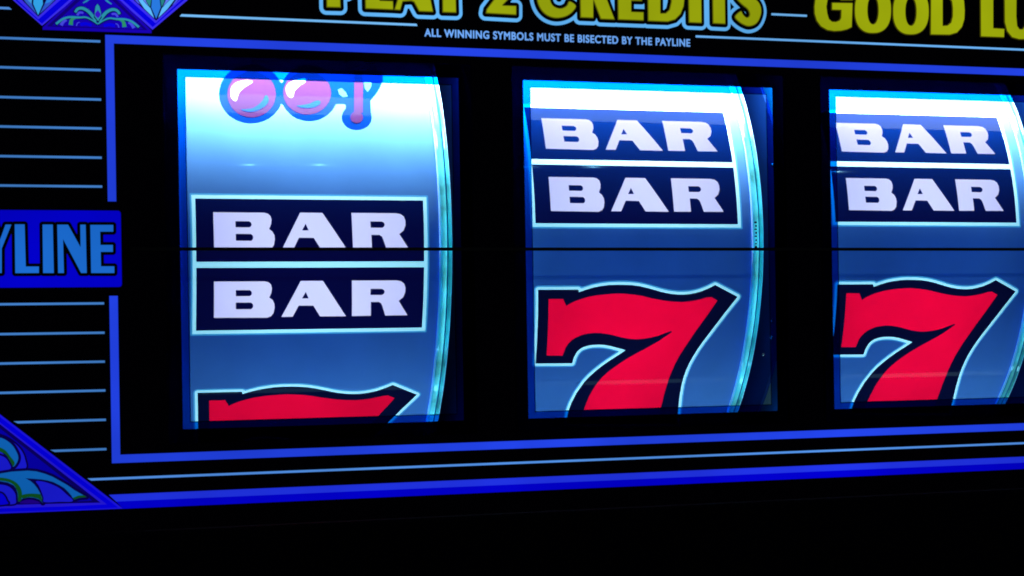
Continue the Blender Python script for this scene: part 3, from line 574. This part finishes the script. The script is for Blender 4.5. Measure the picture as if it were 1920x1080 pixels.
# --- GOOD LUCK
GL = [
 [[(1.9374, 0.5945), (1.9241, 0.5881), (1.9075, 0.5841), (1.8869, 0.5822), (1.8665, 0.5843), (1.8482, 0.5932), (1.8363, 0.6075), (1.8305, 0.6258), (1.8300, 0.6442), (1.8333, 0.6665), (1.8438, 0.6836), (1.8644, 0.6957), (1.8891, 0.6994), (1.9179, 0.6963), (1.9362, 0.6841), (1.9421, 0.6676), (1.9091, 0.6662), (1.9051, 0.6753), (1.8887, 0.6783), (1.8743, 0.6739), (1.8671, 0.6643), (1.8635, 0.6457), (1.8656, 0.6272), (1.8703, 0.6126), (1.8792, 0.6056), (1.8915, 0.6053), (1.9039, 0.6103), (1.9082, 0.6179), (1.9094, 0.6395), (1.8818, 0.6390), (1.8822, 0.6561), (1.9411, 0.6579)]],
 [[(2.0562, 0.6446), (2.0554, 0.6315), (2.0536, 0.6215), (2.0507, 0.6127), (2.0468, 0.6049), (2.0419, 0.5982), (2.0361, 0.5926), (2.0293, 0.5880), (2.0216, 0.5846), (2.0129, 0.5824), (2.0015, 0.5814), (1.9902, 0.5815), (1.9815, 0.5831), (1.9740, 0.5859), (1.9675, 0.5899), (1.9619, 0.5951), (1.9573, 0.6014), (1.9537, 0.6088), (1.9512, 0.6173), (1.9497, 0.6271), (1.9494, 0.6400), (1.9502, 0.6530), (1.9520, 0.6630), (1.9549, 0.6717), (1.9588, 0.6794), (1.9636, 0.6862), (1.9694, 0.6918), (1.9761, 0.6964), (1.9837, 0.6998), (1.9924, 0.7021), (2.0038, 0.7033), (2.0152, 0.7032), (2.0238, 0.7017), (2.0314, 0.6989), (2.0380, 0.6950), (2.0436, 0.6898), (2.0483, 0.6835), (2.0519, 0.6760), (2.0545, 0.6675), (2.0559, 0.6576)], [(2.0202, 0.6430), (2.0199, 0.6358), (2.0192, 0.6296), (2.0181, 0.6240), (2.0167, 0.6189), (2.0149, 0.6144), (2.0129, 0.6107), (2.0105, 0.6076), (2.0080, 0.6054), (2.0052, 0.6040), (2.0019, 0.6034), (1.9987, 0.6037), (1.9959, 0.6049), (1.9935, 0.6069), (1.9913, 0.6098), (1.9893, 0.6134), (1.9878, 0.6177), (1.9865, 0.6227), (1.9857, 0.6282), (1.9852, 0.6344), (1.9852, 0.6416), (1.9855, 0.6488), (1.9862, 0.6549), (1.9872, 0.6606), (1.9887, 0.6657), (1.9904, 0.6701), (1.9925, 0.6739), (1.9948, 0.6769), (1.9973, 0.6792), (2.0001, 0.6806), (2.0034, 0.6812), (2.0066, 0.6809), (2.0094, 0.6797), (2.0119, 0.6777), (2.0141, 0.6749), (2.0160, 0.6712), (2.0176, 0.6669), (2.0188, 0.6620), (2.0197, 0.6564), (2.0201, 0.6502)]],
 [[(2.1709, 0.6456), (2.1701, 0.6325), (2.1682, 0.6224), (2.1653, 0.6135), (2.1614, 0.6057), (2.1565, 0.5990), (2.1507, 0.5933), (2.1439, 0.5887), (2.1363, 0.5853), (2.1276, 0.5831), (2.1162, 0.5820), (2.1048, 0.5822), (2.0962, 0.5837), (2.0887, 0.5866), (2.0822, 0.5906), (2.0766, 0.5958), (2.0720, 0.6022), (2.0684, 0.6097), (2.0659, 0.6182), (2.0645, 0.6281), (2.0642, 0.6412), (2.0649, 0.6542), (2.0668, 0.6642), (2.0696, 0.6731), (2.0735, 0.6808), (2.0783, 0.6876), (2.0841, 0.6933), (2.0908, 0.6979), (2.0984, 0.7014), (2.1071, 0.7036), (2.1185, 0.7048), (2.1299, 0.7047), (2.1385, 0.7032), (2.1461, 0.7004), (2.1526, 0.6964), (2.1583, 0.6912), (2.1629, 0.6848), (2.1665, 0.6773), (2.1691, 0.6687), (2.1706, 0.6588)], [(2.1351, 0.6441), (2.1348, 0.6369), (2.1341, 0.6306), (2.1330, 0.6249), (2.1315, 0.6198), (2.1298, 0.6153), (2.1277, 0.6115), (2.1253, 0.6085), (2.1227, 0.6062), (2.1199, 0.6048), (2.1166, 0.6042), (2.1133, 0.6045), (2.1105, 0.6057), (2.1080, 0.6078), (2.1058, 0.6106), (2.1038, 0.6143), (2.1022, 0.6186), (2.1010, 0.6236), (2.1001, 0.6292), (2.0996, 0.6354), (2.0996, 0.6426), (2.0999, 0.6499), (2.1006, 0.6561), (2.1017, 0.6618), (2.1031, 0.6669), (2.1049, 0.6714), (2.1070, 0.6752), (2.1093, 0.6783), (2.1119, 0.6806), (2.1148, 0.6820), (2.1181, 0.6826), (2.1214, 0.6823), (2.1242, 0.6811), (2.1267, 0.6791), (2.1289, 0.6762), (2.1309, 0.6726), (2.1325, 0.6682), (2.1337, 0.6632), (2.1346, 0.6576), (2.1351, 0.6514)]],
 [[(2.1778, 0.5843), (2.2356, 0.5858), (2.2573, 0.5923), (2.2727, 0.6081), (2.2804, 0.6293), (2.2821, 0.6522), (2.2805, 0.6788), (2.2722, 0.6974), (2.2552, 0.7073), (2.2337, 0.7094), (2.1810, 0.7077)], [(2.2129, 0.6076), (2.2296, 0.6091), (2.2414, 0.6183), (2.2465, 0.6355), (2.2473, 0.6584), (2.2451, 0.6772), (2.2367, 0.6864), (2.2144, 0.6873)]],
 [[(2.3333, 0.5849), (2.4041, 0.5853), (2.4054, 0.6068), (2.3704, 0.6074), (2.3724, 0.7119), (2.3349, 0.7110)]],
 [[(2.4101, 0.7113), (2.4462, 0.7130), (2.4440, 0.6437), (2.4461, 0.6169), (2.4539, 0.6076), (2.4650, 0.6080), (2.4740, 0.6180), (2.4767, 0.6450), (2.4781, 0.7125), (2.5136, 0.7130), (2.5122, 0.6426), (2.5081, 0.6116), (2.4957, 0.5911), (2.4755, 0.5826), (2.4534, 0.5818), (2.4314, 0.5863), (2.4163, 0.6023), (2.4093, 0.6269)]],
 [[(2.5889, 0.6729), (2.5857, 0.6961), (2.5760, 0.7015), (2.5669, 0.6953), (2.5611, 0.6756), (2.5601, 0.6252), (2.5652, 0.6092), (2.5763, 0.6073), (2.5855, 0.6146), (2.5890, 0.6342), (2.6250, 0.6337), (2.6190, 0.6043), (2.6006, 0.5861), (2.5736, 0.5812), (2.5468, 0.5860), (2.5293, 0.6047), (2.5236, 0.6315), (2.5244, 0.6702), (2.5312, 0.7014), (2.5494, 0.7185), (2.5764, 0.7248), (2.6056, 0.7203), (2.6210, 0.7015), (2.6258, 0.6745)]],
 [[(2.6367, 0.5855), (2.6394, 0.7218), (2.6757, 0.7227), (2.6746, 0.6649), (2.7122, 0.7236), (2.7557, 0.7248), (2.7109, 0.6586), (2.7575, 0.5861), (2.7140, 0.5860), (2.6853, 0.6322), (2.6736, 0.6161), (2.6730, 0.5857)]],
]
gp = None
for k, sh in enumerate(GL):
    for i_ in range(len(sh)):
        if k not in (4, 7): sh[i_] = smooth(sh[i_], True, 3) if k in (1, 2) else sh[i_]
ggl = sdf_grid(GL, 0.0014, 0.02)
gp = sheet('good_luck_lettering', contour(ggl, 0.0026), bl((58, 56, 4)), gl, 1)
for sh in GL: sheet('letter', sh, yel, gp, 2)

# --- corner ornaments
PUR, BLU, NAV, INK = bl((56, 44, 226)), bl((4, 0, 214)), bl((20, 2, 120)), bl((8, 0, 62))
def art(part, pts, m, layer, parent): return sheet(part, [pts], m, parent, layer, 0.0012)
dm = sheet('diamond_ornament', [[(-0.1410, 0.5158), (-0.2049, 0.5728), (-0.2670, 0.6287), (-0.1960, 0.6984), (-0.1333, 0.6376), (-0.0699, 0.5800)]], PUR, gl, 1)
art('blue_band', [(-0.1414, 0.5195), (-0.1985, 0.5706), (-0.2578, 0.6267), (-0.1961, 0.6898), (-0.1404, 0.6373), (-0.0771, 0.5803)], BLU, 2, dm)
art('inner_line', [(-0.1491, 0.5296), (-0.1932, 0.5708), (-0.2485, 0.6271), (-0.1939, 0.6813), (-0.1452, 0.6321), (-0.0974, 0.5788)], PUR, 3, dm)
art('inner_field', [(-0.1495, 0.5352), (-0.1861, 0.5736), (-0.2415, 0.6274), (-0.1941, 0.6715), (-0.1476, 0.6320), (-0.1063, 0.5784)], INK, 4, dm)
art('petal', [(-0.1496, 0.5382), (-0.1600, 0.5637), (-0.1584, 0.5810), (-0.1526, 0.6120), (-0.1455, 0.6124), (-0.1400, 0.5818), (-0.1385, 0.5646)], bl((48, 158, 226)), 5, dm)
art('petal', [(-0.1536, 0.5418), (-0.1622, 0.5599), (-0.1650, 0.5721), (-0.1719, 0.5791), (-0.1837, 0.5762), (-0.1745, 0.5643)], bl((46, 92, 196)), 5, dm)
art('petal', [(-0.1454, 0.5421), (-0.1356, 0.5623), (-0.1307, 0.5736), (-0.1151, 0.5866), (-0.1081, 0.5795), (-0.1249, 0.5615)], bl((44, 84, 196)), 5, dm)
art('petal', [(-0.1344, 0.5648), (-0.1295, 0.5749), (-0.1198, 0.5889), (-0.1116, 0.5818), (-0.1236, 0.5689)], bl((40, 130, 220)), 6, dm)
art('petal', [(-0.1639, 0.5635), (-0.1744, 0.5741), (-0.1813, 0.5836), (-0.1695, 0.5842), (-0.1626, 0.5746)], bl((60, 150, 215)), 6, dm)

dr = sheet('diamond_ornament', [[(0.1082, 0.5162), (0.0326, 0.5833), (-0.0330, 0.6400), (0.0431, 0.7163), (0.1155, 0.6548), (0.1912, 0.5903)]], PUR, gl, 1)
art('blue_band', [(0.1088, 0.5219), (0.0399, 0.5836), (-0.0234, 0.6405), (0.0430, 0.7063), (0.1130, 0.6522), (0.1837, 0.5899)], BLU, 2, dr)
art('inner_line', [(0.1155, 0.5310), (0.0557, 0.5843), (-0.0065, 0.6388), (0.0452, 0.6939), (0.1154, 0.6473), (0.1763, 0.5896)], PUR, 3, dr)
art('inner_field', [(0.1165, 0.5367), (0.0636, 0.5846), (0.0031, 0.6368), (0.0499, 0.6841), (0.1153, 0.6422), (0.1713, 0.5894)], INK, 4, dr)
art('petal', [(0.1166, 0.5409), (0.1057, 0.5669), (0.1078, 0.5866), (0.1105, 0.6024), (0.1227, 0.6030), (0.1248, 0.5873), (0.1273, 0.5678)], bl((38, 116, 214)), 5, dr)
art('petal', [(0.1118, 0.5422), (0.1035, 0.5648), (0.0928, 0.5755), (0.0834, 0.5868), (0.0745, 0.5864), (0.0895, 0.5636)], bl((88, 178, 242)), 5, dr)
art('petal', [(0.1215, 0.5433), (0.1301, 0.5659), (0.1403, 0.5775), (0.1527, 0.5899), (0.1613, 0.5903), (0.1426, 0.5645)], bl((88, 178, 242)), 5, dr)
art('petal', [(0.1029, 0.5681), (0.0948, 0.5808), (0.0937, 0.5873), (0.1064, 0.5878)], bl((36, 128, 130)), 5, dr)
art('petal', [(0.1296, 0.5692), (0.1270, 0.5887), (0.1372, 0.5892), (0.1352, 0.5799)], bl((36, 128, 130)), 5, dr)
art('petal', [(0.0998, 0.5699), (0.0843, 0.5869), (0.0924, 0.5872), (0.0935, 0.5801)], bl((92, 120, 232)), 5, dr)
art('petal', [(0.1331, 0.5713), (0.1384, 0.5827), (0.1398, 0.5893), (0.1507, 0.5898)], bl((92, 120, 232)), 5, dr)
art('petal', [(0.0750, 0.5760), (0.0656, 0.5858), (0.0720, 0.5860), (0.0807, 0.5730)], bl((66, 84, 222)), 5, dr)
art('petal', [(0.1544, 0.5742), (0.1649, 0.5902), (0.1707, 0.5904), (0.1596, 0.5777)], bl((66, 84, 222)), 5, dr)

tr = sheet('triangle_ornament', [[(-0.1399, 0.5121), (-0.1400, 0.5066), (0.1059, 0.5080), (0.1060, 0.5143), (-0.0175, 0.6333)]], bl((22, 0, 168)), gl, 1)
art('dark_field', [(-0.1304, 0.5141), (0.0962, 0.5145), (-0.0176, 0.6259)], bl((14, 0, 112)), 2, tr)
art('field', [(-0.1185, 0.5161), (0.0864, 0.5160), (-0.0178, 0.6134)], bl((20, 0, 166)), 3, tr)
TEAL, GRN, LAV = bl((38, 138, 162)), bl((40, 136, 96)), bl((66, 70, 214))
u9 = 0.00013
def both(part, pts, w0, w1, m, layer):
    mid = -0.0169
    for k in (1, -1):
        q = [(mid + k * (x - mid), y - (0 if k > 0 else 1) * (x - mid) * 0.0) for x, y in pts]
        art(part, stroke(q, w0 * u9, w1 * u9), m, layer, tr)
both('leaf_outline', [(-0.0161, 0.5286), (-0.0065, 0.5387), (0.0037, 0.5508), (0.0164, 0.5578), (0.0278, 0.5564), (0.0346, 0.5469)], 88, 74, INK, 4)
both('leaf', [(-0.0148, 0.5299), (-0.0065, 0.5400), (0.0037, 0.5515), (0.0164, 0.5581), (0.0271, 0.5563), (0.0333, 0.5482)], 62, 44, TEAL, 5)
both('leaf_outline', [(-0.0168, 0.5221), (-0.0041, 0.5308), (0.0098, 0.5368), (0.0237, 0.5358), (0.0439, 0.5358), (0.0603, 0.5310), (0.0773, 0.5173)], 48, 50, INK, 4)
both('leaf', [(-0.0166, 0.5227), (-0.0041, 0.5313), (0.0098, 0.5370), (0.0237, 0.5360), (0.0439, 0.5361), (0.0603, 0.5313), (0.0764, 0.5189)], 22, 40, TEAL, 6)
both('leaf', [(0.0237, 0.5354), (0.0338, 0.5352), (0.0413, 0.5302), (0.0436, 0.5186)], 18, 74, GRN, 5)
both('leaf', [(0.0150, 0.5474), (0.0238, 0.5478), (0.0288, 0.5415)], 30, 40, LAV, 5)
both('leaf', [(0.0527, 0.5294), (0.0602, 0.5245), (0.0652, 0.5171)], 30, 60, LAV, 5)
both('leaf', [(-0.0031, 0.5196), (0.0096, 0.5231), (0.0222, 0.5206)], 50, 60, BLU, 4)
both('leaf', [(0.0235, 0.5256), (0.0285, 0.5232), (0.0310, 0.5168)], 12, 18, LAV, 5)
both('leaf', [(0.0055, 0.5873), (0.0029, 0.5807), (0.0091, 0.5744), (0.0154, 0.5708)], 50, 12, TEAL, 5)
art('leaf', [(-0.0167, 0.5701), (-0.0219, 0.5640), (-0.0252, 0.5496), (-0.0254, 0.5379), (-0.0162, 0.5260), (-0.0076, 0.5380), (-0.0083, 0.5503), (-0.0114, 0.5645)], INK, 6, tr)
art('leaf', [(-0.0168, 0.5688), (-0.0213, 0.5627), (-0.0233, 0.5497), (-0.0241, 0.5406), (-0.0161, 0.5286), (-0.0084, 0.5412), (-0.0095, 0.5503), (-0.0125, 0.5631)], TEAL, 7, tr)
art('leaf', [(-0.0164, 0.5545), (-0.0230, 0.5458), (-0.0226, 0.5406), (-0.0164, 0.5347), (-0.0098, 0.5418), (-0.0104, 0.5463)], bl((50, 20, 190)), 8, tr)

ct = sheet('corner_ornament', [[(-0.4360, -0.2202), (-0.2471, -0.3786), (0.0236, -0.6067), (-0.0978, -0.6062), (-0.2504, -0.6056), (-0.4415, -0.6045)]], bl((26, 20, 214)), gl, 2)
art('border_band', [(-0.4361, -0.2313), (-0.2471, -0.3845), (0.0124, -0.6034), (-0.1198, -0.6036), (-0.2504, -0.6015), (-0.4415, -0.6001)], BLU, 3, ct)
art('border_line', [(-0.4363, -0.2403), (-0.2473, -0.3971), (-0.0132, -0.5947), (-0.1196, -0.5952), (-0.2502, -0.5932), (-0.4413, -0.5912)], bl((34, 24, 206)), 4, ct)
art('border_dark_band', [(-0.4363, -0.2447), (-0.2474, -0.4008), (-0.0277, -0.5897), (-0.1195, -0.5879), (-0.2501, -0.5857), (-0.4413, -0.5845)], bl((8, 0, 92)), 5, ct)  # darker blue printed band inside the border
art('field', [(-0.4365, -0.2536), (-0.2475, -0.4103), (-0.0465, -0.5840), (-0.1195, -0.5847), (-0.2501, -0.5825), (-0.4412, -0.5812)], bl((6, 0, 158)), 6, ct)
DKT = bl((6, 0, 70)); SC = bl((14, 96, 178)); SG = bl((14, 76, 30)); SB = bl((24, 26, 204))
def scroll(part, fn, m, layer, ow=0.006):
    """one leaf of the scroll work with its dark contour line"""
    g = sdf_grid([[fn]], 0.0018, 0.014)
    b = art(part + '_outline', contour(g, ow)[0], DKT, layer, ct)
    art(part, fn, m, layer + .45, ct)
scroll('scroll', smooth([(-0.2735, -0.4205), (-0.2478, -0.4265), (-0.2328, -0.4331), (-0.2199, -0.4420), (-0.2082, -0.4532), (-0.1986, -0.4672), (-0.1934, -0.4833), (-0.1922, -0.5026), (-0.2187, -0.5055), (-0.2748, -0.5051)]), SB, 7, .004)
scroll('scroll', smooth([(-0.2736, -0.4273), (-0.2478, -0.4311), (-0.2328, -0.4384), (-0.2200, -0.4506), (-0.2112, -0.4668), (-0.2083, -0.4782), (-0.2115, -0.4894), (-0.2207, -0.4982), (-0.2291, -0.4797), (-0.2397, -0.4612), (-0.2739, -0.4442)]), SC, 8)
art('scroll_rim', smooth([(-0.2739, -0.4442), (-0.2482, -0.4532), (-0.2353, -0.4614), (-0.2269, -0.4730), (-0.2163, -0.4893), (-0.2212, -0.4972), (-0.2281, -0.4809), (-0.2397, -0.4669), (-0.2740, -0.4532)]), SG, 8.9, ct)
scroll('scroll', smooth([(-0.2742, -0.4645), (-0.2484, -0.4711), (-0.2356, -0.4783), (-0.2282, -0.4899), (-0.2256, -0.5025), (-0.2490, -0.5075), (-0.2748, -0.5096)]), SB, 9.4, .004)
scroll('scroll', [(-0.2749, -0.5164), (-0.2491, -0.5129), (-0.2231, -0.5094), (-0.1883, -0.5085), (-0.1688, -0.5110), (-0.1514, -0.5167), (-0.1340, -0.5243), (-0.1187, -0.5340), (-0.1013, -0.5450), (-0.0860, -0.5571), (-0.0707, -0.5669), (-0.0592, -0.5745), (-0.0752, -0.5752), (-0.0881, -0.5792), (-0.0928, -0.5694), (-0.0993, -0.5611), (-0.1080, -0.5516), (-0.1189, -0.5443), (-0.1320, -0.5369), (-0.1450, -0.5325), (-0.1581, -0.5297), (-0.1734, -0.5277), (-0.1934, -0.5255), (-0.1822, -0.5326), (-0.1747, -0.5397), (-0.1672, -0.5503), (-0.1619, -0.5607), (-0.1577, -0.5712), (-0.1557, -0.5838), (-0.1632, -0.5755), (-0.1740, -0.5709), (-0.1871, -0.5694), (-0.2002, -0.5716), (-0.2100, -0.5780), (-0.2108, -0.5598), (-0.2139, -0.5483), (-0.2192, -0.5408), (-0.2321, -0.5335), (-0.2493, -0.5299), (-0.2751, -0.5277)], SC, 10)
art('scroll_rim', smooth([(-0.2750, -0.5198), (-0.2492, -0.5215), (-0.2298, -0.5254), (-0.2148, -0.5335), (-0.2052, -0.5453), (-0.2011, -0.5602), (-0.2035, -0.5748), (-0.2098, -0.5775), (-0.2104, -0.5598), (-0.2150, -0.5460), (-0.2213, -0.5378), (-0.2321, -0.5321), (-0.2493, -0.5287), (-0.2751, -0.5266)]), SG, 11, ct)
art('scroll_rim', smooth([(-0.2011, -0.5636), (-0.1848, -0.5609), (-0.1630, -0.5630), (-0.1598, -0.5665), (-0.1563, -0.5815), (-0.1643, -0.5743), (-0.1762, -0.5699), (-0.1871, -0.5690), (-0.2001, -0.5711)]), SG, 11, ct)
art('scroll_rim', [(-0.0889, -0.5746), (-0.0774, -0.5700), (-0.0641, -0.5702), (-0.0592, -0.5745), (-0.0752, -0.5752), (-0.0881, -0.5792)], SG, 11, ct)
scroll('scroll', smooth([(-0.1702, -0.5331), (-0.1538, -0.5349), (-0.1364, -0.5413), (-0.1190, -0.5511), (-0.1038, -0.5655), (-0.0897, -0.5821), (-0.1195, -0.5824), (-0.1523, -0.5816), (-0.1544, -0.5713), (-0.1596, -0.5551), (-0.1649, -0.5424)]), SB, 11.4, .003)
scroll('scroll', smooth([(-0.2752, -0.5356), (-0.2494, -0.5373), (-0.2344, -0.5407), (-0.2237, -0.5479), (-0.2162, -0.5595), (-0.2149, -0.5709), (-0.2177, -0.5826), (-0.2501, -0.5825), (-0.2759, -0.5818)]), SB, 11.4, .004)
scroll('scroll', smooth([(-0.2755, -0.5536), (-0.2497, -0.5563), (-0.2401, -0.5631), (-0.2349, -0.5746), (-0.2341, -0.5823), (-0.2759, -0.5814)]), BLU, 12.2, .004)
art('scroll', smooth([(-0.2057, -0.5816), (-0.1981, -0.5762), (-0.1850, -0.5745), (-0.1719, -0.5774), (-0.1622, -0.5835), (-0.1851, -0.5836)]), bl((30, 0, 130)), 11, ct)
